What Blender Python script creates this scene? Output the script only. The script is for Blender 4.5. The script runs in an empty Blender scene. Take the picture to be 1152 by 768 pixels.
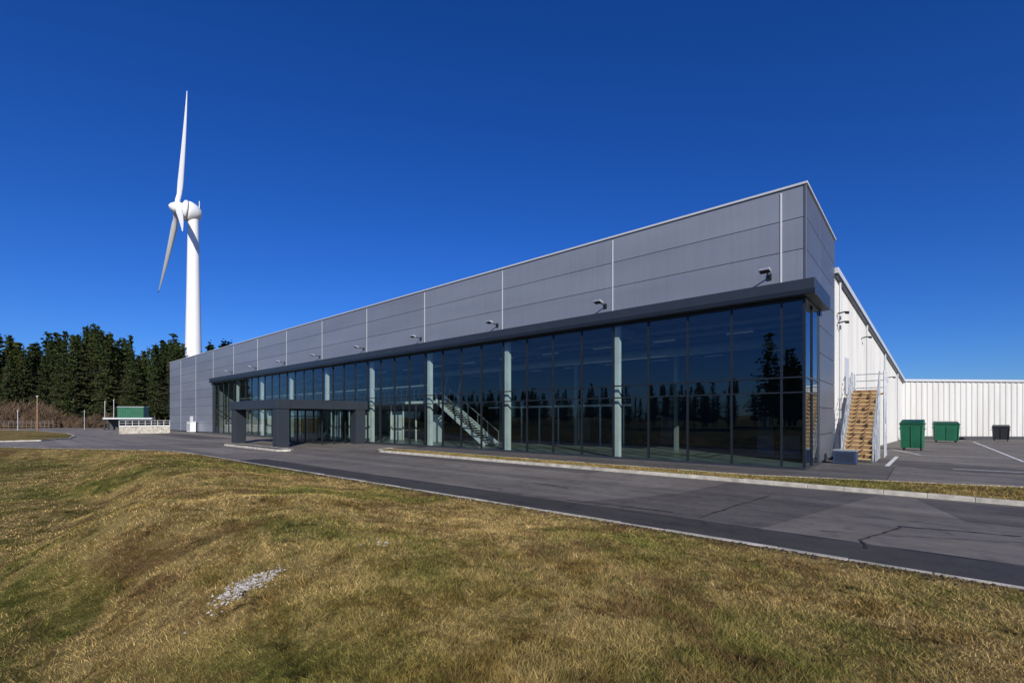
import bpy, bmesh, math, random
import numpy as np
from mathutils import Vector, Matrix
random.seed(7); np.random.seed(7)
rad=math.radians
scene=bpy.context.scene
# ---------------------------------------------------------------- camera
CAM=(3.55,-21.5,2.1); YAW=rad(41.2); FPX=530.0; HZ=470.0
F=(-math.sin(YAW),math.cos(YAW)); R=(math.cos(YAW),math.sin(YAW))
cd=bpy.data.cameras.new("camera"); cam=bpy.data.objects.new("camera",cd)
scene.collection.objects.link(cam); scene.camera=cam
cam.location=CAM; cam.rotation_euler=(rad(90),0,YAW)
cd.sensor_width=36; cd.lens=FPX/1152*36; cd.shift_y=(HZ-384)/1152
cd.clip_start=0.1; cd.clip_end=8000
def at(x,d):
    l=(x-576)/FPX*d
    return (CAM[0]+d*F[0]+l*R[0], CAM[1]+d*F[1]+l*R[1])
def gp(x,y,z=0):
    return at(x,(CAM[2]-z)*FPX/(y-HZ))
# ---------------------------------------------------------------- materials
def newmat(name):
    m=bpy.data.materials.new(name); m.use_nodes=True
    nt=m.node_tree; b=nt.nodes['Principled BSDF']
    return m,nt,b
def N(nt,t,**k):
    n=nt.nodes.new(t)
    for a,v in k.items():
        if a in n.inputs: n.inputs[a].default_value=v
        else: setattr(n,a,v)
    return n
def pos(nt): return nt.nodes.new('ShaderNodeNewGeometry').outputs['Position']
def noise(nt,scale,detail=4,rough=.55,vec=None,dist=0):
    n=N(nt,'ShaderNodeTexNoise'); n.inputs['Scale'].default_value=scale
    n.inputs['Detail'].default_value=detail; n.inputs['Roughness'].default_value=rough
    n.inputs['Distortion'].default_value=dist
    nt.links.new(vec if vec else pos(nt),n.inputs['Vector']); return n.outputs['Fac']
def ramp(nt,fac,stops):
    r=nt.nodes.new('ShaderNodeValToRGB'); e=r.color_ramp.elements
    while len(e)<len(stops): e.new(.5)
    for i,(p,c) in enumerate(stops):
        e[i].position=p; e[i].color=(*c,1) if len(c)==3 else c
    nt.links.new(fac,r.inputs['Fac']); return r.outputs['Color']
def mixc(nt,fac,a,b,mode='MIX'):
    m=nt.nodes.new('ShaderNodeMix'); m.data_type='RGBA'; m.blend_type=mode
    for s,v in ((m.inputs[0],fac),(m.inputs[6],a),(m.inputs[7],b)):
        if isinstance(v,(int,float)): s.default_value=v
        elif isinstance(v,tuple): s.default_value=(*v,1) if len(v)==3 else v
        else: nt.links.new(v,s)
    return m.outputs[2]
def math_(nt,op,a,b):
    m=nt.nodes.new('ShaderNodeMath'); m.operation=op
    for s,v in zip(m.inputs,(a,b)):
        if isinstance(v,(int,float)): s.default_value=v
        else: nt.links.new(v,s)
    return m.outputs[0]
def bump(nt,b,h,s,d=.02):
    n=nt.nodes.new('ShaderNodeBump'); n.inputs['Strength'].default_value=s; n.inputs['Distance'].default_value=d
    nt.links.new(h,n.inputs['Height']); nt.links.new(n.outputs['Normal'],b.inputs['Normal'])
def simple(name,col,rough=.5,metal=0,var=.12,vs=1.5,bs=0,bscale=40):
    m,nt,b=newmat(name)
    f=noise(nt,vs,5)
    c=ramp(nt,f,[(.3,tuple(x*(1-var) for x in col)),(.7,tuple(min(1,x*(1+var)) for x in col))])
    nt.links.new(c,b.inputs['Base Color'])
    b.inputs['Roughness'].default_value=rough; b.inputs['Metallic'].default_value=metal
    if bs: bump(nt,b,noise(nt,bscale,3),bs)
    return m
# ground
def grass_color(nt,bright=1.0):
    P=pos(nt)
    big=noise(nt,.17,5,.62,P,.8); mid=noise(nt,1.5,7,.76,P,.6); fine=noise(nt,9,4,.7,P)
    s=lambda c:tuple(x*bright for x in c)
    a=ramp(nt,mid,[(.30,s((.12,.08,.028))),(.42,s((.27,.19,.062))),(.54,s((.46,.345,.15))),(.70,s((.32,.24,.08)))])
    g=ramp(nt,mid,[(.35,s((.05,.075,.014))),(.5,s((.14,.155,.03))),(.60,s((.29,.24,.07)))])
    gm=ramp(nt,big,[(.49,(0,0,0)),(.62,(.85,.85,.85))])
    c=mixc(nt,gm,a,g)
    n2=noise(nt,.42,6,.74,P,1.0)
    bm=ramp(nt,n2,[(.52,(0,0,0)),(.61,(.8,.8,.8))])
    c=mixc(nt,bm,c,s((.18,.112,.05)))
    # damp, greener grass in the bottom of the dip
    sx=nt.nodes.new('ShaderNodeSeparateXYZ'); nt.links.new(P,sx.inputs[0])
    zz=math_(nt,'ADD',sx.outputs[2],math_(nt,'MULTIPLY',math_(nt,'SUBTRACT',mid,.5),1.1))
    zr=ramp(nt,math_(nt,'ADD',zz,.6),[(.10,(.75,.75,.75)),(.42,(0,0,0))])
    c=mixc(nt,zr,c,s((.085,.105,.02)))
    d=ramp(nt,noise(nt,2.3,7,.8,P,.6),[(.35,(.22,.22,.21)),(.45,(1,1,1))])
    c=mixc(nt,1.0,c,d,'MULTIPLY')
    f2=ramp(nt,fine,[(.3,(.70,.72,.68)),(.7,(1.24,1.22,1.18))])
    c=mixc(nt,1.0,c,f2,'MULTIPLY')
    return c
M={}
m,nt,b=newmat('grass_ground'); c=grass_color(nt,.8)
fn=noise(nt,30,5,.7)
c=mixc(nt,1.0,c,ramp(nt,fn,[(.3,(.5,.5,.45)),(.7,(1.15,1.12,1.0))]),'MULTIPLY')
nt.links.new(c,b.inputs['Base Color']); b.inputs['Roughness'].default_value=.95; b.inputs['Specular IOR Level'].default_value=.1
bump(nt,b,fn,.9,.05); M['grass']=m
m,nt,b=newmat('grass_blades'); c=grass_color(nt,1.08)
at_=N(nt,'ShaderNodeAttribute'); at_.attribute_name='rnd'
c=mixc(nt,1.0,c,ramp(nt,at_.outputs['Fac'],[(0,(.5,.54,.5)),(.6,(1.05,1.0,.92)),(1,(1.7,1.6,1.6))]),'MULTIPLY')
nt.links.new(c,b.inputs['Base Color']); b.inputs['Roughness'].default_value=.8; b.inputs['Specular IOR Level'].default_value=.15
M['blades']=m
m,nt,b=newmat('green_tufts'); 
at_=N(nt,'ShaderNodeAttribute'); at_.attribute_name='rnd'
c=ramp(nt,at_.outputs['Fac'],[(0,(.045,.065,.015)),(.6,(.13,.145,.03)),(1,(.36,.30,.12))])
nt.links.new(c,b.inputs['Base Color']); b.inputs['Roughness'].default_value=.8; b.inputs['Specular IOR Level'].default_value=.15
M['tuft']=m
def asphalt(name,lo,hi):
    m,nt,b=newmat(name)
    P=pos(nt)
    c=ramp(nt,noise(nt,.35,6,.65,P,.5),[(.3,lo),(.7,hi)])
    g=ramp(nt,noise(nt,90,2,.6,P),[(.3,(.5,.5,.5)),(.7,(1.5,1.5,1.5))])
    c=mixc(nt,1.0,c,g,'MULTIPLY')
    st=ramp(nt,noise(nt,1.7,7,.75,P,1),[(.34,(.66,.66,.66)),(.48,(1,1,1)),(.7,(1.14,1.13,1.1))])
    c=mixc(nt,1.0,c,st,'MULTIPLY')
    mp=N(nt,'ShaderNodeMapping'); mp.inputs['Scale'].default_value=(.05,.9,1); nt.links.new(P,mp.inputs['Vector'])
    c=mixc(nt,1.0,c,ramp(nt,noise(nt,1.0,4,.6,mp.outputs[0]),[(.35,(.76,.76,.76)),(.65,(1.2,1.19,1.16))]),'MULTIPLY')
    nt.links.new(c,b.inputs['Base Color'])
    nt.links.new(ramp(nt,noise(nt,.8,4,.6,P),[(.3,(.65,.65,.65)),(.7,(.92,.92,.92))]),b.inputs['Roughness'])
    b.inputs['Specular IOR Level'].default_value=.3
    bump(nt,b,noise(nt,70,3,.6,P),.6,.012)
    return m
M['asph']=asphalt('asphalt',(.145,.13,.115),(.20,.182,.163))
M['asph_d']=asphalt('asphalt_patch',(.045,.043,.041),(.063,.06,.057))
M['asph_m']=asphalt('asphalt_patch_mid',(.095,.087,.08),(.13,.119,.11))
M['asph_l']=asphalt('asphalt_old',(.18,.16,.14),(.26,.235,.205))
M['pave']=asphalt('paving',(.10,.093,.086),(.135,.126,.117))
M['crack']=simple('bitumen',(.018,.018,.02),.6)
M['kerb']=simple('concrete_kerb',(.48,.45,.38),.85,var=.35,vs=3,bs=.3)
M['paint']=simple('road_paint',(.72,.72,.70),.6,var=.15,vs=6)
M['gravel']=simple('stone_rubble',(.40,.38,.36),.9,var=.5,vs=20)
M['soil']=simple('soil',(.05,.038,.025),.95,var=.5,vs=12,bs=.8)
# building
def panelmat(name,col,rough,metal,pv=.08):
    m,nt,b=newmat(name)
    P=pos(nt); 
    mp=N(nt,'ShaderNodeMapping'); mp.inputs['Scale'].default_value=(.13,.4,.83); nt.links.new(P,mp.inputs['Vector'])
    c=ramp(nt,noise(nt,1.0,3,.5,mp.outputs[0]),[(.3,tuple(x*.93 for x in col)),(.7,tuple(x*1.07 for x in col))])
    oi=N(nt,'ShaderNodeAttribute'); oi.attribute_name='rnd'
    c=mixc(nt,1.0,c,ramp(nt,oi.outputs['Fac'],[(0,(1-pv,1-pv,1-pv*.8)),(1,(1+pv,1+pv,1+pv))]),'MULTIPLY')
    mp=N(nt,'ShaderNodeMapping'); mp.inputs['Scale'].default_value=(5,5,.25); nt.links.new(P,mp.inputs['Vector'])
    c=mixc(nt,1.0,c,ramp(nt,noise(nt,1.0,5,.65,mp.outputs[0]),[(.3,(.95,.95,.95)),(.6,(1.02,1.02,1.02))]),'MULTIPLY')
    nt.links.new(c,b.inputs['Base Color']); b.inputs['Roughness'].default_value=rough; b.inputs['Metallic'].default_value=metal
    bump(nt,b,noise(nt,.8,2,.5,P),.05,.03)
    return m
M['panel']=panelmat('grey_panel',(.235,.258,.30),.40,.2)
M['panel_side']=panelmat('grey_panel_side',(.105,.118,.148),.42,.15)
M['joint']=simple('panel_joint',(.05,.052,.06),.7)
M['trim']=simple('light_trim',(.52,.54,.56),.4,var=.05)
M['fascia']=simple('anthracite_metal',(.035,.043,.055),.38,.2,var=.08)
M['frame']=simple('window_frame',(.018,.022,.028),.35,.2,var=.08)
M['white']=simple('white_paint',(.78,.80,.79),.5,var=.04)
M['turb']=simple('turbine_white',(.80,.81,.82),.4,var=.03,vs=.2)
m,nt,b=newmat('white_cladding')
P=pos(nt); mp=N(nt,'ShaderNodeMapping'); mp.inputs['Scale'].default_value=(1.5,1.5,.12); nt.links.new(P,mp.inputs['Vector'])
c=ramp(nt,noise(nt,1.0,5,.6,mp.outputs[0]),[(.3,(.50,.49,.46)),(.6,(.62,.615,.585))])
nt.links.new(c,b.inputs['Base Color']); b.inputs['Roughness'].default_value=.55; M['clad']=m
M['roof']=simple('roof_sheet',(.35,.36,.37),.6)
M['floor']=simple('screed_floor',(.22,.26,.23),.35,var=.3)
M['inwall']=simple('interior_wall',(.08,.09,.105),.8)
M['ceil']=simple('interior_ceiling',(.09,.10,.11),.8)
M['inwhite']=simple('interior_white',(.78,.80,.78),.6)
M['ingrey']=simple('interior_grey',(.24,.26,.26),.6)
M['steel']=simple('galvanised_steel',(.5,.52,.54),.4,.6,var=.15,vs=8)
M['tread']=simple('timber_tread',(.62,.46,.2),.7,var=.25,vs=6)
M['green']=simple('green_paint',(.008,.11,.055),.45,var=.2)
M['greendk']=simple('green_lid',(.006,.065,.035),.45)
M['black']=simple('black_plastic',(.02,.022,.026),.5)
M['blue']=simple('blue_metal',(.03,.055,.12),.45)
M['wood']=simple('timber_post',(.25,.15,.08),.8)
M['bark']=simple('bark',(.07,.05,.035),.9,var=.3,vs=3)
M['scrub']=simple('bare_scrub',(.13,.085,.05),.9,var=.5,vs=.6)
def leafmat(name,a,b_):
    m,nt,b=newmat(name)
    at_=N(nt,'ShaderNodeAttribute'); at_.attribute_name='rnd'
    oi=N(nt,'ShaderNodeObjectInfo')
    c=ramp(nt,at_.outputs['Fac'],[(0,a),(1,b_)])
    c=mixc(nt,1.0,c,ramp(nt,oi.outputs['Random'],[(0,(.6,.7,.7)),(.8,(1.2,1.1,.95)),(1,(1.9,1.4,.95))]),'MULTIPLY')
    nt.links.new(c,b.inputs['Base Color']); b.inputs['Roughness'].default_value=.85; b.inputs['Specular IOR Level'].default_value=.2
    return m
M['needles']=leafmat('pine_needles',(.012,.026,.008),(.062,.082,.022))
# glass
m,nt,b=newmat('tinted_glass')
for n in list(nt.nodes):
    if n.type!='OUTPUT_MATERIAL': nt.nodes.remove(n)
out=[n for n in nt.nodes if n.type=='OUTPUT_MATERIAL'][0]
tr=N(nt,'ShaderNodeBsdfTransparent'); tr.inputs['Color'].default_value=(.60,.69,.68,1)
gl=N(nt,'ShaderNodeBsdfGlossy'); gl.inputs['Roughness'].default_value=.0; gl.inputs['Color'].default_value=(.8,.9,1,1)
lw=N(nt,'ShaderNodeLayerWeight'); lw.inputs['Blend'].default_value=.5
fac=math_(nt,'ADD',math_(nt,'MULTIPLY',math_(nt,'POWER',lw.outputs['Facing'],4.0),.85),.085)
mx=N(nt,'ShaderNodeMixShader'); nt.links.new(fac,mx.inputs[0]); nt.links.new(tr.outputs[0],mx.inputs[1]); nt.links.new(gl.outputs[0],mx.inputs[2])
nt.links.new(mx.outputs[0],out.inputs['Surface']); M['glass']=m
# ---------------------------------------------------------------- mesh builder
class MB:
    def __init__(s): s.v=[];s.f=[];s.mi=[];s.r=[];s.mats=[]
    def m(s,mat):
        if mat not in s.mats: s.mats.append(mat)
        return s.mats.index(mat)
    def poly(s,pts,mat,r=None):
        i=len(s.v); s.v+= [tuple(p) for p in pts]; s.f.append(tuple(range(i,i+len(pts)))); s.mi.append(s.m(mat)); s.r.append(random.random() if r is None else r)
    def hexa(s,p,mat):
        i=len(s.v); s.v+=[tuple(q) for q in p]; k=s.m(mat); r=random.random()
        for f in ((0,3,2,1),(4,5,6,7),(0,1,5,4),(1,2,6,5),(2,3,7,6),(3,0,4,7)):
            s.f.append(tuple(i+j for j in f)); s.mi.append(k); s.r.append(r)
    def box(s,x0,x1,y0,y1,z0,z1,mat):
        x0,x1=min(x0,x1),max(x0,x1);y0,y1=min(y0,y1),max(y0,y1);z0,z1=min(z0,z1),max(z0,z1)
        s.hexa([(x0,y0,z0),(x1,y0,z0),(x1,y1,z0),(x0,y1,z0),(x0,y0,z1),(x1,y0,z1),(x1,y1,z1),(x0,y1,z1)],mat)
    def beam(s,a,b,w,h,mat):
        a=Vector(a);b=Vector(b);d=(b-a).normalized()
        up=Vector((0,0,1)) if abs(d.z)<.95 else Vector((1,0,0))
        sd=d.cross(up).normalized()*w/2; u=sd.cross(d).normalized()*h/2
        s.hexa([a-sd-u,a+sd-u,b+sd-u,b-sd-u,a-sd+u,a+sd+u,b+sd+u,b-sd+u],mat)
    def tube(s,a,b,r0,r1,mat,n=8,cap=True):
        a=Vector(a);b=Vector(b);d=(b-a).normalized()
        up=Vector((0,0,1)) if abs(d.z)<.95 else Vector((1,0,0))
        x=d.cross(up).normalized();y=x.cross(d)
        i=len(s.v);k=s.m(mat);r=random.random()
        for c,rr in ((a,r0),(b,r1)):
            for j in range(n):
                t=2*math.pi*j/n; s.v.append(tuple(c+x*math.cos(t)*rr+y*math.sin(t)*rr))
        for j in range(n):
            s.f.append((i+j,i+(j+1)%n,i+n+(j+1)%n,i+n+j)); s.mi.append(k); s.r.append(r)
        if cap:
            s.f.append(tuple(i+n+j for j in range(n))); s.mi.append(k); s.r.append(r)
            s.f.append(tuple(i+n-1-j for j in range(n))); s.mi.append(k); s.r.append(r)
    def obj(s,name,parent=None,smooth=False,bevel=0):
        me=bpy.data.meshes.new(name); me.from_pydata(s.v,[],s.f)
        for q in s.mats: me.materials.append(q)
        me.polygons.foreach_set('material_index',s.mi)
        a=me.attributes.new('rnd','FLOAT','FACE'); a.data.foreach_set('value',s.r)
        if smooth: me.polygons.foreach_set('use_smooth',[True]*len(s.f))
        me.update()
        o=bpy.data.objects.new(name,me); scene.collection.objects.link(o)
        if parent: o.parent=parent
        if bevel:
            bv=o.modifiers.new('bevel','BEVEL'); bv.width=bevel; bv.segments=2; bv.limit_method='ANGLE'
        return o
def empty(name):
    e=bpy.data.objects.new(name,None); scene.collection.objects.link(e); return e
# ---------------------------------------------------------------- terrain
def sstep(t): t=np.clip(t,0,1); return t*t*(3-2*t)
_gr=np.random.RandomState(3); _waves=[(_gr.uniform(.15,1.6),_gr.uniform(0,6.28),_gr.uniform(0,6.28)) for _ in range(26)]
_waves2=[(_gr.uniform(2.0,7.0),_gr.uniform(0,6.28),_gr.uniform(0,6.28)) for _ in range(22)]
def lump(x,y):
    z=0
    for k,a,p in _waves: z=z+np.sin(k*(x*math.cos(a)+y*math.sin(a))+p)*(.05/(k+.35))*.38
    for k,a,p in _waves2: z=z+np.sin(k*(x*math.cos(a)+y*math.sin(a))+p)*(.024/k)
    return z
A2=(-31.5,-13.2)
def sdist(x,y):
    s1=-13.2-y; s2=(x-A2[0])*.462-(y-A2[1])*.887
    k=1.5; h=np.clip(.5+.5*(s2-s1)/k,0,1)
    return s2*(1-h)+s1*h-k*h*(1-h)
C_A=gp(440,730,.45); C_B=gp(165,511,.2)
_cd=np.array([C_B[0]-C_A[0],C_B[1]-C_A[1]]); _cd/=np.hypot(*_cd)
def crest(x,y):
    e=-(x-C_A[0])*_cd[1]+(y-C_A[1])*_cd[0]
    t=(x-C_A[0])*_cd[0]+(y-C_A[1])*_cd[1]
    return e+.5*np.sin(t*.55+.6)+.25*np.sin(t*1.3+2)-.2, t
def height(x,y):
    s=sdist(x,y)
    z=.07+.40*sstep((s-.2)/5.0)+lump(x,y)*sstep((s-.3)/3.0)
    e,t=crest(x,y)
    z=z-.78*sstep(e/2.4)*sstep((s-.5)/4.5)*sstep((t+6)/5)
    z=z-.25*sstep((e-2.6)/5)*sstep((s-2)/6)
    return np.where(s>0,z,-.03)
def axis(a,b,st,far):
    c=list(np.arange(a,b+st/2,st)); q=st; v=c[-1]
    while v<far: q*=1.25; v+=q; c.append(v)
    q=st; v=c[0]; L=[]
    while v>-far: q*=1.25; v-=q; L.append(v)
    return np.array(L[::-1]+c)
xs=axis(-45,16,.2,4000); ys=axis(-42,-12.6,.18,4000)
X,Y=np.meshgrid(xs,ys); Z=height(X,Y)
farm=np.hypot(X,Y)>300; Z=np.where(farm & (Y<-13),.3,Z)
nx,ny=len(xs),len(ys)
V=np.stack([X.ravel(),Y.ravel(),Z.ravel()],1)
idx=np.arange(nx*ny).reshape(ny,nx)
Q=np.stack([idx[:-1,:-1],idx[:-1,1:],idx[1:,1:],idx[1:,:-1]],-1).reshape(-1,4)
me=bpy.data.meshes.new('ground'); me.vertices.add(len(V)); me.vertices.foreach_set('co',V.ravel())
me.loops.add(Q.size); me.loops.foreach_set('vertex_index',Q.ravel().astype(np.int32))
me.polygons.add(len(Q)); me.polygons.foreach_set('loop_start',np.arange(0,Q.size,4,dtype=np.int32))
me.polygons.foreach_set('use_smooth',np.ones(len(Q),dtype=bool))
me.update(calc_edges=True); me.materials.append(M['grass'])
scene.collection.objects.link(bpy.data.objects.new('ground',me))
# grass blades ------------------------------------------------------
def blades(name,px_,py_,pz_,hmin,hmax,wscale,mat='blades'):
    n=len(px_); a=np.random.uniform(0,2*np.pi,n); h=np.random.uniform(hmin,hmax,n)
    w=wscale*np.random.uniform(.6,1.3,n); la=np.random.uniform(0,2*np.pi,n); ln=h*np.random.uniform(.4,2.2,n)
    dx,dy=np.cos(a)*w,np.sin(a)*w
    v=np.empty((n,3,3))
    v[:,0]=np.stack([px_-dx,py_-dy,pz_-.01],1); v[:,1]=np.stack([px_+dx,py_+dy,pz_-.01],1)
    v[:,2]=np.stack([px_+np.cos(la)*ln,py_+np.sin(la)*ln,pz_+h],1)
    me=bpy.data.meshes.new(name); me.vertices.add(n*3); me.vertices.foreach_set('co',v.ravel())
    me.loops.add(n*3); me.loops.foreach_set('vertex_index',np.arange(n*3,dtype=np.int32))
    me.polygons.add(n); me.polygons.foreach_set('loop_start',np.arange(0,n*3,3,dtype=np.int32))
    me.update(calc_edges=True)
    at=me.attributes.new('rnd','FLOAT','FACE'); at.data.foreach_set('value',np.random.rand(n))
    me.materials.append(M[mat]); o=bpy.data.objects.new(name,me); scene.collection.objects.link(o); return o
n=640000
r=np.exp(np.random.uniform(math.log(2.0),math.log(42),n)); th=np.random.uniform(-1.05,1.05,n)
fx=np.cos(th);lx=np.sin(th)
bx=CAM[0]+r*(fx*F[0]+lx*R[0]); by=CAM[1]+r*(fx*F[1]+lx*R[1]); s=sdist(bx,by)
cl=np.sin(bx*3.1+1.3*np.sin(by*2.3))*np.sin(by*3.7+np.sin(bx*1.9)); cl2=np.sin(bx*9+2*np.sin(by*5))*np.sin(by*8+2*np.sin(bx*6.))
k=(s>.02+.12*(cl2*.5+.5))&((s>.5)|(np.random.rand(n)<.55))
bx,by,r,cl,cl2=bx[k],by[k],r[k],cl[k],cl2[k]; bz=height(bx,by)
hh=(.014+.018*(cl*.5+.5)+.018*(cl2*.5+.5)**2)
blades('grass',bx,by,bz,hh*.5,hh*1.5,.0024*np.maximum(1,r/4.0))
nt_=900; per=55
r=np.exp(np.random.uniform(math.log(2.3),math.log(30),nt_)); th=np.random.uniform(-1.0,1.0,nt_)
tx_=CAM[0]+r*(np.cos(th)*F[0]+np.sin(th)*R[0]); ty_=CAM[1]+r*(np.cos(th)*F[1]+np.sin(th)*R[1])
mask=(np.sin(tx_*.9+1.2)*np.sin(ty_*1.1+.4)+.3*np.random.randn(nt_))>.18
tx_,ty_,r=tx_[mask],ty_[mask],r[mask]
sz=np.random.uniform(.03,.10,len(r))*np.maximum(1,(r/5)**.5)
bx=np.repeat(tx_,per)+np.random.randn(len(r)*per)*np.repeat(sz,per); by=np.repeat(ty_,per)+np.random.randn(len(r)*per)*np.repeat(sz,per)
rr=np.repeat(r,per); k=sdist(bx,by)>.1; bx,by,rr=bx[k],by[k],rr[k]
blades('grass_tufts',bx,by,height(bx,by),.02,.07,.0022*np.maximum(1,rr/4.0),'tuft')
# ---------------------------------------------------------------- roads
def sheet(name,pts,z,mat):
    b=MB(); b.poly([(p[0],p[1],z) for p in pts],mat,.5); return b.obj(name)
def contour():
    pts=[(90,-13.2),(10,-13.2),(-20,-13.2)]
    for x in np.arange(-24,-90,-1.0):
        lo,hi=-60,-13.0
        for _ in range(40):
            mid=(lo+hi)/2
            if sdist(x,mid)>0: lo=mid
            else: hi=mid
        pts.append((float(x),lo))
    return pts
KN=contour()
sheet('road',[(90,-13.2),(90,-4.9),(-22.5,-4.9),(-24,-3.0),(-24,-.02),(-92,-.02),(-94,30),(-150,26),(-190,10),(-140,-6),(-110,-30)]+KN[::-1][:-1],0,M['asph'])
KL=[p for p in KN if p[0]<-45]
sheet('access_yard',[(-43,-1.2),(-91.5,-1.0),(-95,29),(-149,25),(-187,9.5),(-141,-7),(-110,-30.5)]+[(p[0],p[1]+.08) for p in KL[::-1]]+[(-41,-12)],.004,M['asph_l'])
def polybuild(name,pts,w,h,mat,z0=-.05,seg=.9,closed=False):
    b=MB()
    if closed: pts=pts+[pts[0]]
    for p,q in zip(pts[:-1],pts[1:]):
        L=math.dist(p,q); n=max(1,round(L/seg)); 
        for i in range(n):
            t0=i/n+.004/L*1; t1=(i+1)/n-.004/L
            a=(p[0]+(q[0]-p[0])*t0,p[1]+(q[1]-p[1])*t0); c=(p[0]+(q[0]-p[0])*t1,p[1]+(q[1]-p[1])*t1)
            j=random.uniform(-.006,.006)
            b.beam((a[0],a[1],(z0+h)/2+j),(c[0],c[1],(z0+h)/2+j),w,h-z0,mat)
    return b.obj(name,bevel=.012)
polybuild('kerb',[(p[0],p[1]-.03) for p in KN],.14,.075,M['kerb'])
FK=[(60,-4.97),(9,-4.97),(-21.6,-4.97),(-22.6,-4.5),(-23.2,-3.6),(-23.2,-3.1)]
polybuild('kerb',FK,.14,.12,M['kerb'])
sc=MB()
for i in range(2600):
    x=random.uniform(-24,9); y=-13.32-abs(random.gauss(0,.14)); q=random.uniform(.008,.03); z=float(height(x,y))+q*.2
    if i%7==0: y=-13.05+abs(random.gauss(0,.12)); z=.006; q*=.4
    P=[(x+q*math.cos(a_)*random.uniform(.7,1.3),y+q*math.sin(a_)*random.uniform(.7,1.3),z) for a_ in (0,1.3,2.5,3.8,5.1)]
    for j in range(5): sc.poly([P[j],P[(j+1)%5],(x,y,z+q*.8)],M['soil'])
sc.obj('soil_edge')
VERGE=[(60,-4.9),(-21.5,-4.9),(-22.6,-4.4),(-23.1,-3.4),(-1,-3.4),(3.0,-2.2),(9,-.4),(60,-.4)]
sheet('verge',VERGE,.085,M['grass'])
polybuild('kerb',[(60,-.35),(9,-.35),(3.0,-2.12),(-1,-3.33),(-23.1,-3.33)],.08,.10,M['kerb'])
sheet('pavement',[(-23.1,-3.3),(-1,-3.3),(2.6,-2.2),(2.6,4.2),(0.02,4.2),(.02,-.02),(-23.1,-.02)],.05,M['pave'])
n=90000; vx=np.random.uniform(-22,22,n); vy=np.random.uniform(-4.88,-.45,n)
lim=np.where(vx<-1,-3.42,np.where(vx<3,-3.42+(vx+1)*.3,np.minimum(-2.25+(vx-3)*.3,-.45)))
k=vy<lim; vx,vy=vx[k],vy[k]
blades('grass',vx,vy,np.full(len(vx),.085),.025,.07,.008)
k=np.random.rand(len(vx))<.3
blades('grass_tufts',vx[k]+.01,vy[k],np.full(k.sum(),.085),.03,.08,.008,'tuft')
sheet('car_park',[(2.6,-2.18),(9,-.3),(60,-.3),(75,60),(0,60),(0,4.2),(2.6,4.2)],.02,M['asph'])
def strip(name,a,b_,w,z,mat,jit=0,seg=1):
    m=MB(); a=Vector((*a,0));c=Vector((*b_,0)); d=(c-a); L=d.length; d.normalize(); s_=Vector((-d.y,d.x,0))
    n=max(1,int(L/seg)); P=[]
    off=0
    for i in range(n+1):
        off+=random.uniform(-jit,jit); p=a+d*(L*i/n)+s_*off; ww=w*(1 if jit==0 else random.uniform(.35,1.3)); P.append((p-s_*ww/2,p+s_*ww/2))
    for i in range(n):
        m.poly([(*P[i][0][:2],z),(*P[i+1][0][:2],z),(*P[i+1][1][:2],z),(*P[i][1][:2],z)],mat)
    return m
def addstrip(m,*a,**k):
    q=strip('x',*a,**k); i=len(m.v); m.v+=q.v; 
    kk=m.m(q.mats[0])
    for f in q.f: m.f.append(tuple(j+i for j in f)); m.mi.append(kk); m.r.append(.5)
rm=MB()
addstrip(rm,(60,-12.35),(-22,-12.35),1.25,.004,M['asph_d'],jit=0)
rm.obj('road_repair')
rm=MB()
rm.poly([(p[0],p[1],.004) for p in [(2.6,-5.3),(1.2,-11.7),(-3.0,-11.6),(-1.6,-8.6),(-1.2,-5.2)]],M['asph_m'])
rm.poly([(p[0],p[1],.004) for p in [(60,-5.5),(3.4,-5.4),(4.2,-8.2),(12,-8.4),(60,-8.6)]],M['asph_m'])
rm.poly([(p[0],p[1],.004) for p in [(-6,-5.1),(-24,-5.3),(-24,-6.3),(-6,-6.2)]],M['asph_m'])
rm.poly([(p[0],p[1],.004) for p in [(-26,-9.9),(-34,-9.5),(-36,-12),(-27,-12.2)]],M['asph_l'])
rm.poly([(p[0],p[1],.008) for p in [(-48,-4),(-70,-3.5),(-74,-6),(-50,-7)]],M['asph_m'])
rm.obj('road_repair')
cr=MB()
def g2(x,y): return gp(x,y,0)
for a,c in [((788,583),(865,557)),((968,608),(1010,592)),((1010,592),(1152,604)),((968,608),(975,617)),((560,552),(760,575)),((600,543),(640,549))]:
    addstrip(cr,g2(*a),g2(*c),.05,.012,M['crack'],jit=.03,seg=.15)
for i in range(8):
    x=random.uniform(-30,4); y=random.uniform(-12,-6); addstrip(cr,(x,y),(x+random.uniform(-3,3),y+random.uniform(-.6,2)),.02,.012,M['crack'],jit=.03,seg=.15)
addstrip(cr,(60,-11.68),(-22,-11.68),.035,.009,M['crack'],jit=.006,seg=.5)
addstrip(cr,(60,-8.9),(-22,-8.9),.02,.009,M['crack'],jit=.012,seg=.4)
cr.obj('road_crack')
pm=MB()
addstrip(pm,gp(984,538),gp(1009,514),.16,.03,M['paint'])
for a,c in [((1030,512),(1152,517)),((1095,497),(1152,520)),((1072,528),(1152,532)),((1092,500),(1152,503)),((1000,505),(1035,512))]:
    addstrip(pm,gp(*a),gp(*c),.12,.03,M['paint'])
for i in range(7):
    x=9+2.6*i; addstrip(pm,(x,9),(x,14),.1,.034,M['paint'])
pm.obj('parking_marking')
pp=MB()
for i in range(5):
    x0,y0=gp(1010+i*28,519+i*3); L=[]
    for k_ in range(14):
        t=k_/14*6.283; q=random.uniform(.7,1.2); L.append((x0+math.cos(t)*2.4*q,y0+math.sin(t)*.7*q,.0225+.0015*i))
    pp.poly(L,M['asph_m'])
pp.obj('tarmac_patch')
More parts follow.
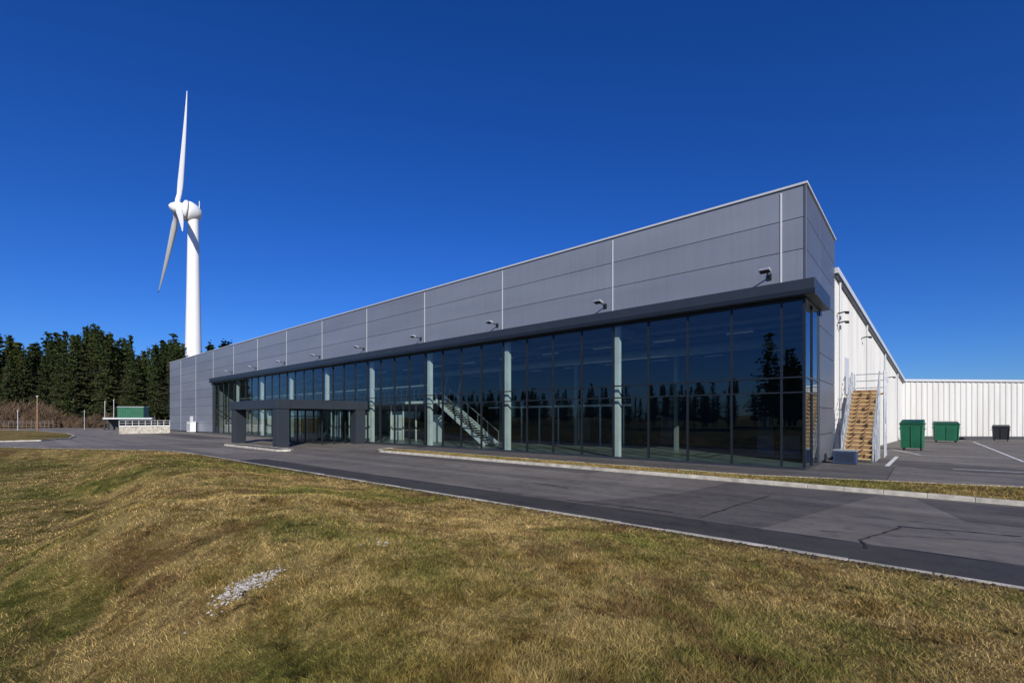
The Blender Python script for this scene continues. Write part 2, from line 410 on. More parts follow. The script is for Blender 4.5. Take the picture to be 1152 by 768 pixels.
ISL=[gp(0,497),gp(45,496),gp(78,493.5),gp(84,491),gp(75,488),gp(40,485),gp(-10,484),gp(-200,488),gp(-200,500)]
sheet('grass_island',ISL,.11,M['grass']); polybuild('kerb',ISL,.14,.12,M['kerb'],closed=True,seg=1.5)
PI=[(-27,-8.0),(-26.6,-8.4),(-27,-8.9),(-36.5,-8.9),(-37,-8.4),(-36.5,-8.0)]
sheet('kerbed_island',PI,.11,M['pave']); polybuild('kerb',PI,.14,.12,M['kerb'],closed=True)
rb=MB()
def rubble(px0,py0,n,sx,sy,smax):
    cx,cy=gp(px0,py0,.3)
    for i in range(n):
        x=random.gauss(0,sx); y=random.gauss(0,sy); x+=y*.35; X0=cx+x*R[0]+y*F[0]; Y0=cy+x*R[1]+y*F[1]; s_=random.uniform(.005,smax); z=float(height(X0,Y0))+s_*.4
        c=Vector((X0,Y0,z))
        e=Matrix.Rotation(random.uniform(0,6),3,'Z')
        o=[c+e@Vector(v) for v in ((s_,0,0),(0,s_*.8,0),(-s_,0,0),(0,-s_*.9,0),(0.2*s_,0,s_*.7),(0,0,-s_*.6))]
        for f in ((0,1,4),(1,2,4),(2,3,4),(3,0,4),(1,0,5),(2,1,5),(3,2,5),(0,3,5)): rb.poly([o[j] for j in f],M['gravel'])
rubble(278,668,420,.10,.17,.022); rubble(425,628,8,.1,.1,.03)
rb.obj('stone_rubble')
# ---------------------------------------------------------------- main building
B=empty('showroom_building')
BAY=7.6; JX=[-.8-BAY*i for i in range(12)]; XE=-90.8; XG=-69.2
ZT=11.25; ZF0,ZF1=6.86,7.46
p=MB()
edges=[0]+JX+[XE]
rows=[7.48,8.75,10.0,ZT]
def frontpanels(x0,x1,zs):
    for z0,z1 in zip(zs[:-1],zs[1:]):
        p.box(x0-.012,x1+.012,-.06,.03,z0+.012,z1-.012,M['panel'])
for a,c in zip(edges[:-1],edges[1:]):
    frontpanels(a,c,rows)
lowrows=[.15,1.36,2.57,3.78,4.99,6.20,7.48]
ed2=[XG,-76.8,-84.4,XE]
for a,c in zip(ed2[:-1],ed2[1:]): frontpanels(a,c,lowrows)
for z0,z1 in zip(rows[:-1],rows[1:]):
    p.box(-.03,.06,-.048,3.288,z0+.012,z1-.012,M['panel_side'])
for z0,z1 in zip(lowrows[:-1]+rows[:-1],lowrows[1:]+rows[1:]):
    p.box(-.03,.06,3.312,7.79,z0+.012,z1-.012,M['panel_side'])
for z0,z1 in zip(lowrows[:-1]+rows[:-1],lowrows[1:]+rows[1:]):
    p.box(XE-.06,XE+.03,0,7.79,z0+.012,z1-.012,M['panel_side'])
p.obj('cladding_panel',B,bevel=.006)
q=MB()
q.box(XE+.03,-.035,.035,.25,7.48,ZT-.02,M['joint']); q.box(XE+.04,XG,.035,.25,.0,7.48,M['joint'])
q.box(-.25,-.032,3.3,7.8,0,ZT-.03,M['joint']); q.box(-.25,-.032,.25,3.3,7.48,ZT-.03,M['joint'])
q.box(XE+.032,XE+.2,.25,7.8,0,ZT-.03,M['joint'])
q.box(XE+.03,-.03,7.6,7.795,9.3,ZT-.03,M['panel_side'])
q.obj('wall_backing',B)
t=MB()
for x in JX:
    t.box(x-.035,x+.035,-.085,-.062,7.5,ZT-.1,M['trim'])
    if x<XG: t.box(x-.035,x+.035,-.085,-.062,.15,7.48,M['trim'])
t.box(XE-.12,.13,-.13,.3,ZT,ZT+.09,M['trim']); t.box(-.3,.13,.302,7.85,ZT,ZT+.09,M['trim']); t.box(XE-.12,XE+.3,.302,7.85,ZT,ZT+.09,M['trim'])
t.box(XE,0,7.6,7.85,ZT+.001,ZT+.08,M['trim'])
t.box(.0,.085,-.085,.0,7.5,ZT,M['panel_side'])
t.obj('coping',B,bevel=.01)
fa=MB()
fa.box(XG-.3,.42,-.46,-.062,ZF0,ZF1,M['fascia']); fa.box(.062,.42,-.06,3.45,ZF0,ZF1,M['fascia'])
fa.box(XG-.3,.44,-.48,-.462,ZF0+.02,ZF0+.2,M['frame'])
fa.box(-.3,.02,3.0,3.3,0,ZF0,M['fascia'])
fa.box(XG-.15,XG+.35,-.12,.2,0,ZF0,M['fascia'])
fa.box(XG,0.05,-.1,.12,0,.14,M['fascia'])
fa.box(XG,.06,-.06,.15,6.75,ZF0,M['frame'])
fa.box(-.06,.06,.15,3.0,6.75,ZF0,M['frame'])
fa.obj('fascia',B,bevel=.01)
# glazing
g=MB(); fr_=MB()
xs_g=[0]+[-.8-1.9*i for i in range(36)]; xs_g=[x for x in xs_g if x>XG]+[XG]
zt=[.14,3.12,3.72,6.76]
for a,c in zip(xs_g[:-1],xs_g[1:]):
    for z0,z1 in zip(zt[:-1],zt[1:]):
        j=[random.uniform(-.003,.003) for _ in range(3)]
        y=lambda x,z:0.01+j[0]*(x-a)+j[1]*(z-z0)
        g.poly([(c,y(c,z0),z0),(a,y(a,z0),z0),(a,y(a,z1),z1),(c,y(c,z1),z1)],M['glass'])
    if c>XG: fr_.box(c-.035,c+.035,-.05,.09,.14,6.75,M['frame'])
for z in zt[1:-1]:
    fr_.box(XG,-.05,-.045,.08,z-.03,z+.03,M['frame'])
fr_.box(-.05,.05,-.05,.05,.14,6.75,M['frame'])
for y0,y1 in ((.05,1.55),(1.55,3.0)):
    for z0,z1 in zip(zt[:-1],zt[1:]): g.poly([(0,y0,z0),(0,y1,z0),(0,y1,z1),(0,y0,z1)],M['glass'])
fr_.box(-.05,.05,1.52,1.58,.14,6.75,M['frame'])
for z in zt[1:-1]: fr_.box(-.04,.045,.05,3.0,z-.03,z+.03,M['frame'])
fr_.box(-.1,.05,.12,3.0,0,.14,M['fascia'])
g.obj('glazing',B); fr_.obj('mullions',B)
# interior
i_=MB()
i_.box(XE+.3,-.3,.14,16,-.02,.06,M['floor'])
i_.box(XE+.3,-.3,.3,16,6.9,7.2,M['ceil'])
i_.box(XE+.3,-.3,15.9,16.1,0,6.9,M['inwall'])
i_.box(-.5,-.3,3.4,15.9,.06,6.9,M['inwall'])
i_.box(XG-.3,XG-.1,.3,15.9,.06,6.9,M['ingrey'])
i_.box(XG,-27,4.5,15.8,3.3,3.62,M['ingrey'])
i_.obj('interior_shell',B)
c_=MB()
for x in JX[1:9]:
    c_.box(x-.14,x+.14,.30,.58,.06,6.9,M['inwhite'])
    c_.box(x-.12,x+.12,8.0,8.24,.06,6.9,M['ingrey'])
    c_.box(x-.08,x+.08,.7,15.8,6.35,6.85,M['ingrey'])
for x0,x1 in zip(JX[3:8],JX[4:9]):
    c_.box(x1+.14,x0-.14,.5,.62,4.45,4.57,M['ingrey'])
c_.box(-66,-27,4.4,4.5,3.3,3.62,M['inwhite'])
c_.box(-66,-27,4.42,4.46,4.65,4.7,M['steel']); c_.box(-66,-27,4.42,4.46,4.2,4.23,M['steel'])
for x in np.arange(-65,-27,1.9):
    c_.beam((x,4.44,3.62),(x,4.44,4.7),.04,.04,M['inwhite'])
    c_.box(x-.05,x+.05,4.6,4.7,.06,3.3,M['inwhite'])
    c_.beam((x+.95,7,3.66),(x+1.7,7,6.3),.07,.07,M['inwhite'])
for x in np.arange(-63.5,-28,5.7): c_.box(x,x+1.8,4.8,4.86,.06,2.4,M['inwhite'])
for x in np.arange(-24,-12,1.9):
    c_.box(x-.04,x+.04,9,9.1,.06,3.0,M['inwhite'])
c_.box(-26,-12,9,9.1,2.95,3.1,M['inwhite']); 
for y in (2.5,4.5,6.5,9,11.5): c_.box(-60,-.6,y-.04,y+.04,6.55,6.7,M['ingrey'])
for x in np.arange(-64,-3,3.8):
    for y in (3,7,11): c_.box(x-.6,x+.6,y-.08,y+.08,6.2,6.27,M['inwhite'])
for x in (-5,-12.3,-20): c_.box(x-.5,x+.5,15.75,15.88,.1,2.2,M['ingrey'])
for x in (-2.6,-3.9): c_.box(x,x+.9,9,9.6,.06,1.1,M['ingrey'])
c_.obj('interior_frame',B)
du=MB(); du.tube((-62,5.6,6.0),(-2,5.6,6.0),.28,.28,M['ingrey'],n=14); du.obj('ventilation_duct',B,smooth=True)
s_=MB(); SXI=-20.6
for k in range(20):
    s_.box(SXI-.27*k-.27,SXI-.27*k,3.0,4.4,.06+.17*k+.13,.06+.17*k+.17,M['inwhite'])
for y in (2.97,4.43): 
    s_.beam((SXI+.1,y,.1),(SXI-5.4,y,3.5),.06,.3,M['inwhite']); s_.beam((SXI+.1,y,1.1),(SXI-5.4,y,4.5),.05,.05,M['steel'])
    for k in range(6): s_.beam((SXI+.1-1.1*k,y,.1+.68*k),(SXI+.1-1.1*k,y,1.1+.68*k),.04,.04,M['steel'])
s_.box(-30,SXI-5.3,2.9,4.39,3.3,3.5,M['inwhite'])
s_.obj('interior_stair',B)
# entrance vestibule + canopy
en=MB()
for (x,y) in [(-31.4,-6.9),(-39.6,-6.9),(-31.4,-.75),(-39.6,-.75)]:
    en.box(x-.42,x+.42,y-.42,y+.42,0,2.78,M['fascia'])
en.box(-40.1,-30.9,-7.4,-6.45,2.78,3.45,M['fascia']); 
en.box(-31.85,-30.95,-6.448,-.12,2.782,3.448,M['fascia']); en.box(-40.05,-39.15,-6.448,-.12,2.782,3.448,M['fascia'])
en.box(-39.148,-31.852,-6.448,-.12,3.2,3.4,M['frame'])
en.box(-39.148,-31.852,-.9,-.12,2.78,3.19,M['fascia'])
en.obj('entrance_canopy',B,bevel=.015)
ve=MB(); 
VX0,VX1,VY=-38.4,-32.6,-3.2
for x in np.linspace(VX0,VX1,5): ve.box(x-.05,x+.05,VY-.05,VY+.05,.02,2.9,M['frame'])
for y in (-2.2,-1.2): 
    for x in (VX0,VX1): ve.box(x-.05,x+.05,y-.05,y+.05,.02,2.9,M['frame'])
ve.box(VX0-.1,VX1+.1,VY-.1,-.13,2.9,3.1,M['frame'])
for a,c in zip(np.linspace(VX0,VX1,5)[:-1],np.linspace(VX0,VX1,5)[1:]): ve.poly([(a,VY,.05),(c,VY,.05),(c,VY,2.9),(a,VY,2.9)],M['glass'])
for x in (VX0,VX1): ve.poly([(x,VY,.05),(x,-.13,.05),(x,-.13,2.9),(x,VY,2.9)],M['glass'])
ve.box(VX0,VX1,VY-.03,VY+.03,2.2,2.28,M['frame'])
ve.obj('entrance_doors',B)
d_=MB()
d_.box(-79.6,-78.2,-.09,-.062,.1,2.4,M['trim']); d_.box(-79.5,-78.3,-.11,-.092,.1,2.3,M['white'])
d_.obj('side_door',B)
fl=MB()
for i in range(9):
    x=JX[i]-.42
    fl.box(x-.09,x+.09,-.1,-.062,7.72,7.98,M['frame'])
    fl.beam((x,-.08,7.85),(x+.02,-.72,7.95),.05,.05,M['frame'])
    fl.hexa([(x-.20,-.98,7.93),(x+.20,-.98,7.93),(x+.20,-.66,7.86),(x-.20,-.66,7.86),(x-.20,-.95,8.02),(x+.20,-.95,8.02),(x+.20,-.64,8.0),(x-.20,-.64,8.0)],M['steel'])
    fl.poly([(x-.16,-.95,7.919),(x-.16,-.69,7.862),(x+.16,-.69,7.862),(x+.16,-.95,7.919)],M['black'])
fl.obj('floodlights',B,bevel=.008)
rf=MB(); rf.box(XE+.3,-.3,.3,7.6,ZT-.4,ZT-.2,M['roof']); rf.obj('roof',B)
# ---------------------------------------------------------------- white warehouse (ribbed cladding)
def ribwall(mb,a,b_,zb,za0,za1,mat,pitch=.33,dep=.035):
    a=Vector((*a,0));c=Vector((*b_,0));d=c-a;L=d.length;d.normalize();nrm=Vector((d.y,-d.x,0))
    n=int(L/pitch); P=[]
    for i in range(n):
        for f,o in ((0,0),(.45,0),(.56,dep),(.9,dep)): 
            t=(i+f)*pitch; P.append((t,o))
    P.append((L,0))
    for (t0,o0),(t1,o1) in zip(P[:-1],P[1:]):
        A=a+d*t0+nrm*o0; C=a+d*t1+nrm*o1
        mb.poly([(A.x,A.y,zb),(C.x,C.y,zb),(C.x,C.y,za0+(za1-za0)*t1/L),(A.x,A.y,za0+(za1-za0)*t0/L)],mat,.5)
W=empty('white_warehouse')
C0=(0.0,7.83); C1=at(1015,46.3); ZW0,ZW1=9.7,5.78
w=MB(); ribwall(w,C0,C1,.02,ZW0,ZW1,M['clad']); w.obj('wall',W)
w=MB()
w.poly([(*C0,ZW0),(*C1,ZW1),(-90,C1[1]+2,ZW1),(-90.5,7.83,ZW0)],M['roof']); 
w.poly([(-90.5,7.83,0),(-90.5,7.83,ZW0),(-90,C1[1]+2,ZW1),(-90,C1[1]+2,0)],M['clad'])
w.obj('roof',W)
w=MB()
dn=Vector((C1[0]-C0[0],C1[1]-C0[1],0)).normalized(); nn=Vector((dn.y,-dn.x,0))*.1
a=Vector((*C0,ZW0))+nn; c=Vector((*C1,ZW1))+nn
w.beam(a+Vector((0,0,.02)),c+Vector((0,0,.02)),.26,.30,M['trim'])
w.beam(a+Vector((0,0,-.20)),c+Vector((0,0,-.20)),.18,.12,M['frame'])
w.obj('verge_trim',W,bevel=.01)
w=MB()
def wp(t,out=0): 
    v=Vector((*C0,0))+dn*t+nn*(out*10); return v
for t in (1.0,9.5,18,26):
    q_=wp(t,.12); w.tube((q_.x,q_.y,.1),(q_.x,q_.y,ZW0+(ZW1-ZW0)*t/31-.3),.05,.05,M['trim'])
for t,z in ((.7,7.6),(.7,7.1),(8,7.2),(20,5.4)):
    a_=wp(t,.05); b__=wp(t,.4); w.beam((*a_[:2],z),(*b__[:2],z+.05),.06,.06,M['frame']); c__=wp(t,.55); w.beam((*b__[:2],z),(*c__[:2],z-.02),.22,.12,M['frame'])
a_=wp(2.6,.06); b__=wp(3.6,.06)
w.beam((*a_[:2],4.45),(*b__[:2],4.45),.06,2.05,M['trim'])
w.obj('wall_fittings',W)
F2=empty('storage_building')
D0=C1; D1=at(1400,43.5)
w=MB(); ribwall(w,D0,D1,.02,5.78,5.35,M['clad'],pitch=.5,dep=.06); 
bk=Vector((F[0],F[1],0))*25
w.poly([(*D0,5.76),(*D1,5.33),(D1[0]+bk.x,D1[1]+bk.y,5.9),(D0[0]+bk.x,D0[1]+bk.y,6.2)],M['roof']); w.obj('wall',F2)
w=MB(); o_=-Vector((F[0],F[1],0))*.12
w.beam((D0[0]+o_.x,D0[1]+o_.y,5.80),(D1[0]+o_.x,D1[1]+o_.y,5.37),.2,.2,M['trim'])
w.beam((D0[0]+o_.x,D0[1]+o_.y,.18),(D1[0]+o_.x,D1[1]+o_.y,.18),.1,.3,M['joint'])
w.obj('gutter',F2)
# ---------------------------------------------------------------- external stair
S=empty('external_staircase'); w=MB()
SX0,SX1=.55,1.75; SY0,SY1,SZ=5.9,10.2,3.45; n=17
for k in range(n):
    y=SY0+(SY1-SY0)*k/n; z=SZ*(k+1)/n
    w.box(SX0+.04,SX1-.04,y,y+.29,z-.045,z,M['tread'])
    w.box(SX0+.06,SX1-.06,y+.27,y+.29,z,z+SZ/n-.047,M['wood'])
w.box(SX0,SX1+.2,SY1,SY1+1.6,SZ-.05,SZ,M['tread'])
w.obj('treads',S)
w=MB()
for x in (SX0,SX1):
    w.beam((x,SY0-.1,.02),(x,SY1,SZ-.05),.05,.22,M['steel'])
    for k in range(6):
        y=SY0+(SY1-SY0)*k/5; z=SZ*k/5+.1
        w.tube((x,y,z),(x,y,z+1.05),.025,.025,M['steel'])
    for h in (.55,1.1):
        w.tube((x,SY0-.15,h+.05),(x,SY1,SZ+h+.03),.025,.025,M['steel'])
for x in (SX0,SX1+.2):
    for y in (SY1,SY1+.8,SY1+1.6):
        w.tube((x,y,.0),(x,y,SZ+1.15),.04,.04,M['steel'])
    if x>1:
        for h in (.35,.75,1.12): w.tube((x,SY1,SZ+h),(x,SY1+1.6,SZ+h),.025,.025,M['steel'])
for h in (.35,.75,1.12): w.tube((SX0,SY1+1.6,SZ+h),(SX1+.2,SY1+1.6,SZ+h),.025,.025,M['steel'])
w.tube((SX1+.2,SY1,.2),(SX1+.2,SY1+1.6,SZ-.1),.025,.025,M['steel']); w.tube((SX1+.2,SY1+1.6,.2),(SX1+.2,SY1,SZ-.1),.025,.025,M['steel'])
for z in (1.0,2.0,2.9): w.tube((SX1+.2,SY1,z),(SX1+.2,SY1+1.6,z),.022,.022,M['steel'])
for k in range(1,5):
    y=SY0+(SY1-SY0)*k/5; w.tube((SX1+.05,y,0.02),(SX1+.05,y,SZ*k/5+1.15),.03,.03,M['steel'])
w.obj('handrails',S)
cx,cy=gp(951,523); w=MB(); w.box(cx-.45,cx+.4,cy,cy+.7,.08,.62,M['blue']); w.box(cx-.48,cx+.43,cy-.03,cy+.73,.622,.67,M['steel'])
for k in range(5): w.box(cx-.38,cx+.33,cy-.02,cy-.002,.16+.085*k,.20+.085*k,M['black'])
for sx in (-.4,.28): w.box(cx+sx,cx+sx+.1,cy+.05,cy+.65,.02,.08,M['black'])
w.obj('condenser_unit',bevel=.01)
# ---------------------------------------------------------------- bins
def wheelie(px0,px1,ytop,ybot,name,matb,matl,rot=0,D=.5):
    d=CAM[2]*FPX/(ybot-HZ); wd=(px1-px0)/FPX*d; h=(ybot-ytop)/FPX*d
    x,y=at((px0+px1)/2,d+D)
    viewang=math.atan2(((px0+px1)/2-576)/FPX,1)
    e=empty(name); e.location=(x,y,.02); e.rotation_euler=(0,0,YAW-viewang+rad(rot))
    wd*=math.cos(viewang)
    w=MB(); a=wd/2*.86; t=wd/2*.93
    w.hexa([(-a,-D*.85,.16),(a,-D*.85,.16),(a,D*.85,.16),(-a,D*.85,.16),(-t,-D,h*.84),(t,-D,h*.84),(t,D,h*.84),(-t,D,h*.84)],matb)
    for k in (-.5,0,.5): w.beam((k*wd*.8,-D*.88,.2),(k*wd*.84,-D*1.01,h*.8),.07,.05,matb)
    w.box(-t-.04,t+.04,-D-.05,D+.05,h*.84,h*.88,matl)
    w.hexa([(-t,-D,h*.88),(t,-D,h*.88),(t,D,h*.88),(-t,D,h*.88),(-t*.96,-D*.7,h*.93),(t*.96,-D*.7,h*.93),(t*.96,D*.9,h),(-t*.96,D*.9,h)],matl)
    for sx in (-1,1): w.beam((sx*(t+.05),-.2,h*.7),(sx*(t+.05),.2,h*.7),.08,.08,M['steel'])
    w.obj('container_body',e,bevel=.02)
    w=MB()
    for sx in (-1,1):
        for sy in (-1,1): w.tube((sx*a*.8-.03,sy*D*.6,.1),(sx*a*.8+.03,sy*D*.6,.1),.1,.1,M['black'],n=12); w.box(sx*a*.8-.05,sx*a*.8+.05,sy*D*.6-.04,sy*D*.6+.04,.12,.18,M['steel'])
    w.obj('wheels',e)
wheelie(1012,1041,472,507,'waste_container',M['green'],M['greendk'],rot=-6)
wheelie(1048,1080,474,498,'waste_container',M['green'],M['greendk'],rot=5,D=.6)
wheelie(1115,1137,478,496.5,'rubbish_bin',M['black'],M['black'],rot=0)
# ---------------------------------------------------------------- wind turbine
T=empty('wind_turbine'); tx,ty=at(217.5,150)
T.location=(tx,ty,0)
HUBZ=67.3
w=MB()
prof=[(0,2.75),(3,2.6),(20,2.3),(40,1.9),(64.2,1.5)]
def lathe(mb,prof,mat,n=32,org=(0,0,0),dirv=None):
    i=len(mb.v);k=mb.m(mat)
    ax=Vector((0,0,1)) if dirv is None else Vector(dirv).normalized()
    up=Vector((0,0,1)) if abs(ax.z)<.9 else Vector((1,0,0)); a=ax.cross(up).normalized(); b2=a.cross(ax)
    for (t,r_) in prof:
        for j in range(n):
            th=2*math.pi*j/n; mb.v.append(tuple(Vector(org)+ax*t+a*math.cos(th)*r_+b2*math.sin(th)*r_))
    for s2 in range(len(prof)-1):
        for j in range(n):
            mb.f.append((i+s2*n+j,i+s2*n+(j+1)%n,i+(s2+1)*n+(j+1)%n,i+(s2+1)*n+j)); mb.mi.append(k); mb.r.append(.5)
lathe(w,prof,M['turb'],40); w.obj('tower',T,smooth=True)
ray=Vector((tx-CAM[0],ty-CAM[1],0)).normalized()
axh=Vector((-ray.y,ray.x,0))
ax=(axh*math.cos(rad(5))+Vector((0,0,1))*math.sin(rad(5))+ray*(-.12)).normalized()
org=Vector((0,0,HUBZ))
w=MB()
lathe(w,[(-2.4,0.02),(-2.3,.8),(-1.9,1.6),(-1,2.4),(0,2.9),(.9,3.15),(1.5,3.1),(1.55,2.5)],M['turb'],36,org=org,dirv=ax)
lathe(w,[(1.5,2.4),(1.75,2.4)],M['joint'],36,org=org,dirv=ax)
lathe(w,[(1.7,2.5),(1.75,3.2),(2.5,3.1),(3.0,2.3)],M['turb'],36,org=org,dirv=ax)
lathe(w,[(3.0,2.0),(4.2,1.8),(5.2,1.5),(6.1,.8),(6.5,.02)],M['turb'],36,org=org,dirv=ax)
lathe(w,[(-3.4,1.5),(-1.5,1.6),(-.5,1.6)],M['turb'],32,org=org)
w.obj('nacelle',T,smooth=True)
w=MB(); w.tube(org-ax*1.6+Vector((0,0,2.0)),org-ax*1.6+Vector((0,0,4.4)),.07,.05,M['steel']); w.tube(org-ax*2.0+Vector((0,0,3.8)),org-ax*1.2+Vector((0,0,3.8)),.05,.05,M['steel']); w.obj('wind_vane',T)
hub=org+ax*4.3
upv=(Vector((0,0,1))-ax*ax.z).normalized(); sidev=upv.cross(ax).normalized()
if sidev.dot(ray)>0: sidev=-sidev
LB=38.6
for bi,ang_ in enumerate((-2,118,238)):
    dirv=upv*math.cos(rad(ang_))+sidev*math.sin(rad(ang_))
    tang=ax.cross(dirv).normalized()
    w=MB(); k=w.m(M['turb']); ns=20; secs=[]
    for s2 in range(25):
        t=s2/24; rr=1.2+t*(LB-1.2)
        if t<.06: ch=1.4; th_=1.3
        else:
            u=(t-.06)/.94; ch=float((1.4+.7*sstep(np.array(u/.14)))*(1-u)**.9*.9)+.16; th_=max(.08,1.3*(1-u)**2.2+.10)
        th_=min(th_,ch)
        tw=rad(34)*(1-.6*t)
        cdv=ax*math.cos(tw)-tang*math.sin(tw); tdv=tang*math.cos(tw)+ax*math.sin(tw)
        pre=ax*(.6*t*t)
        row=[]
        for j in range(ns):
            a_=2*math.pi*j/ns; xx=math.cos(a_)*ch/2; yy=math.sin(a_)*th_/2*(1 if t<.06 else (.55+.45*math.cos(a_)))
            xx-= 0 if t<.06 else -ch*.18
            row.append(hub+dirv*rr-cdv*xx+tdv*yy+pre)
        secs.append(row)
    for row in secs: w.v+=[tuple(v) for v in row]
    for s2 in range(24):
        for j in range(ns):
            w.f.append((s2*ns+j,s2*ns+(j+1)%ns,(s2+1)*ns+(j+1)%ns,(s2+1)*ns+j)); w.mi.append(k); w.r.append(.5)
    w.f.append(tuple(24*ns+j for j in range(ns))); w.mi.append(k); w.r.append(.5)
    w.obj('blade_%d'%(bi+1),T,smooth=True)
# ---------------------------------------------------------------- trees
def conifer(seed,h):
    rnd=random.Random(seed); w=MB(); w.tube((0,0,0),(0,0,h*.96),h*.013,.03,M['bark'],n=6)
    nw=int(h*1.5); base=rnd.uniform(.08,.3); wid=rnd.uniform(.12,.21); pw=rnd.uniform(.55,.95)
    for i in range(nw):
        t=base+(1-base)*(i+rnd.random()*.6)/nw
        L0=h*wid*((1-t)**pw)*1.05+.2
        for j in range(rnd.randint(5,8)):
            a=rnd.uniform(0,6.283); L=L0*rnd.uniform(.45,1.3); z=h*t
            tip=Vector((math.cos(a)*L,math.sin(a)*L,z-L*.12+rnd.uniform(-.1,.35)))
            st=Vector((0,0,z))
            if L>1.5: w.beam(st,tip,.05,.05,M['bark'])
            m_=max(2,int(L*2.3))
            for q_ in range(m_):
                f=(q_+.6)/m_; c=st.lerp(tip,f)+Vector((rnd.gauss(0,.22),rnd.gauss(0,.22),rnd.gauss(0,.15)))
                s2=rnd.uniform(.22,.5)*(1.15-.4*f)
                for _ in range(2):
                    u=Vector((rnd.gauss(0,1),rnd.gauss(0,1),rnd.gauss(0,.5))).normalized(); v=u.cross(Vector((rnd.gauss(0,1),rnd.gauss(0,1),rnd.gauss(0,1)))).normalized()
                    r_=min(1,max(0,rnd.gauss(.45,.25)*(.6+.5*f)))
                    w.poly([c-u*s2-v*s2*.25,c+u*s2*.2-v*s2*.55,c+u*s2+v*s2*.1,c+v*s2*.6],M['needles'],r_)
    o=w.obj('conifer_proto'); me=o.data; bpy.data.objects.remove(o); return me
protos=[conifer(10+i,22) for i in range(9)]
def shrub(seed):
    rnd=random.Random(seed); w=MB()
    for i in range(520):
        a=rnd.uniform(0,6.28); r0=rnd.uniform(0,1.8); b0=Vector((math.cos(a)*r0,math.sin(a)*r0,rnd.uniform(0,3.2)*(1-r0/3.2))); d=Vector((rnd.gauss(0,.6),rnd.gauss(0,.6),1)).normalized(); L=rnd.uniform(.6,1.8); sd=d.cross(Vector((rnd.gauss(0,1),rnd.gauss(0,1),0))).normalized()*.05
        w.poly([b0-sd,b0+sd,b0+d*L],M['scrub'])
    o=w.obj('p'); me=o.data; bpy.data.objects.remove(o); return me
shr=[shrub(i) for i in range(3)]
def plant(parent,me,x,y,s,name,sz=None):
    o=bpy.data.objects.new(name,me); scene.collection.objects.link(o); o.parent=parent
    o.location=(x,y,-.1); o.rotation_euler=(rad(random.uniform(-2,2)),rad(random.uniform(-2,2)),random.uniform(0,6.28)); w_=s*random.uniform(.8,1.3); o.scale=(w_,w_,sz or s)
FT=empty('distant_pine_woodland')
for i in range(270):
    x=random.uniform(-260,200); d=random.uniform(112,150)
    top=374+8*math.sin(x*.05)+random.choice([0,0,6,12,20])+random.uniform(-5,8)+ (9 if x>150 else 0)
    h=CAM[2]+(HZ-top)/FPX*d*(.94 if d<125 else 1)
    X0,Y0=at(x,d); plant(FT,random.choice(protos),X0,Y0,h/22,'pine')
for i in range(40):
    x=random.uniform(175,262); d=random.uniform(160,190); top=390+random.uniform(-8,12); h=CAM[2]+(HZ-top)/FPX*d; X0,Y0=at(x,d); plant(FT,random.choice(protos),X0,Y0,h/22,'pine')
SC=empty('scrub_thicket')
for i in range(130):
    x=random.uniform(-200,125); d=random.uniform(98,112); X0,Y0=at(x,d); plant(SC,random.choice(shr),X0,Y0,random.uniform(.6,1.5)*(1.1 if x<60 else .6),'shrub')
BT=empty('unseen_reflected_pines')  # invented pines behind the camera, out of view, for tree reflections in the glazing
for i in range(260):
    x=random.uniform(-150,80); y=random.uniform(-112,-86); h=random.uniform(8,12)
    if -24<x<-6: h=random.uniform(14,20)
    plant(BT,random.choice(protos),x,y,h/22,'pine')
# ---------------------------------------------------------------- left background items
w=MB(); a=at(134,62); c=at(191,66)
w.beam((*a,.5),(*c,.5),.3,1.0,M['kerb']); w.beam((*a,1.05),(*c,1.05),.4,.1,M['white'])
for k in range(9):
    t=k/8; x=a[0]+(c[0]-a[0])*t; y=a[1]+(c[1]-a[1])*t; w.tube((x,y,1.1),(x,y,1.75),.025,.025,M['white'],n=6)
for z in (1.42,1.75): w.tube((*a,z),(*c,z),.022,.022,M['white'],n=6)
w.obj('low_concrete_wall')
w=MB(); e=empty('loading_shelter')
x0,y0=at(146,84); e.location=(x0,y0,0); e.rotation_euler=(0,0,YAW+.5)
w.box(-3.4,3.4,-1.5,1.5,1.9,2.15,M['steel']); 
for sx in (-3.2,0,3.2):
    for sy in (-1.3,1.3): w.box(sx-.1,sx+.1,sy-.1,sy+.1,0,1.9,M['frame'])
w.box(-3.2,3.2,1.3,1.4,0,1.9,M['joint']); w.obj('frame',e)
w=MB(); e=empty('green_container'); x0,y0=at(150,96); e.location=(x0,y0,2.0); e.rotation_euler=(0,0,YAW+.3)
w.box(-2.2,2.2,-1.2,1.2,0,2.3,M['green'])
for k in range(15): w.box(-2.1+.29*k,-1.98+.29*k,-1.24,-1.2,.1,2.2,M['green'])
w.box(-2.25,2.25,-1.27,1.25,2.3,2.4,M['steel']); w.box(-2.2,2.2,-1.1,1.1,-2,0,M['joint']); w.obj('body',e)
for (x,yt,d,r_) in [(42,446,75,.10),(118,452,85,.06),(128,450,85,.06),(20,462,80,.06),(95,462,85,.05)]:
    X0,Y0=at(x,d); zt_=CAM[2]+(HZ-yt)/FPX*d
    w=MB(); w.tube((X0,Y0,0),(X0,Y0,zt_),r_,r_*.9,M['wood'] if x==42 else M['steel']); w.tube((X0,Y0,zt_),(X0,Y0,zt_+.12),r_*1.5,r_*1.2,M['trim'])
    w.obj('marker_post' if x==42 else 'bollard_post')
w=MB(); pts=[at(-60,90),at(60,96)]
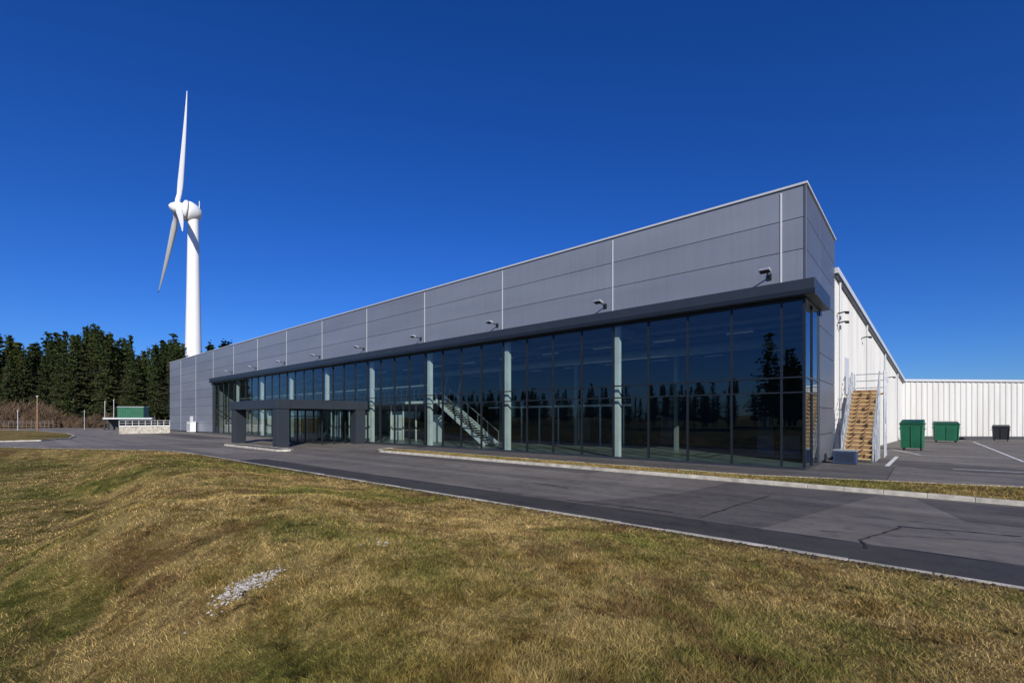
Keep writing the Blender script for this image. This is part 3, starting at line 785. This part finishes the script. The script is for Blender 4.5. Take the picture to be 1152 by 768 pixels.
for k in range(24):
    t=k/23; x=pts[0][0]+(pts[1][0]-pts[0][0])*t; y=pts[0][1]+(pts[1][1]-pts[0][1])*t
    w.tube((x,y,0),(x,y,1.5),.04,.04,M['wood'],n=5)
for z in (.5,1.0,1.4): w.beam((*pts[0],z),(*pts[1],z),.02,.02,M['steel'])
w.obj('wire_fence')
w=MB(); w.box(-77.6,-75.9,-1.0,-.3,.1,1.55,M['white']); w.box(-77.65,-75.85,-1.05,-.25,1.55,1.62,M['trim'])
for k in range(7): w.box(-77.4,-76.1,-1.02,-1.002,.3+.15*k,.36+.15*k,M['joint'])
w.box(-77.5,-76,-.95,-.35,0,.1,M['joint']); w.obj('ventilation_cabinet',bevel=.01)
# ---------------------------------------------------------------- light
SUN_EL=rad(26); sv=Vector((.80,-.60,0)).normalized()
sd=Vector((sv.x*math.cos(SUN_EL),sv.y*math.cos(SUN_EL),math.sin(SUN_EL)))
L=bpy.data.lights.new('sun','SUN'); L.energy=4.8; L.angle=rad(.53); L.color=(1,.94,.84)
lo=bpy.data.objects.new('sun',L); scene.collection.objects.link(lo); lo.rotation_euler=sd.to_track_quat('Z','Y').to_euler(); lo.location=(40,-40,40)
wd=bpy.data.worlds.new("World"); scene.world=wd; wd.use_nodes=True; nt=wd.node_tree
bg=nt.nodes['Background']; sk=nt.nodes.new('ShaderNodeTexSky'); sk.sky_type='NISHITA'; sk.sun_disc=False
sk.sun_elevation=SUN_EL; sk.sun_rotation=math.atan2(sv.x,sv.y); sk.altitude=300; sk.air_density=1.0; sk.dust_density=.2; sk.ozone_density=3.0
hs=nt.nodes.new('ShaderNodeHueSaturation'); hs.inputs['Saturation'].default_value=1.27
nt.links.new(sk.outputs[0],hs.inputs['Color'])
c=mixc(nt,1.0,hs.outputs[0],(.46,.80,1.55),'MULTIPLY')
nt.links.new(c,bg.inputs['Color']); bg.inputs['Strength'].default_value=.07
scene.view_settings.view_transform='Standard'; scene.view_settings.look='None'; scene.view_settings.exposure=0
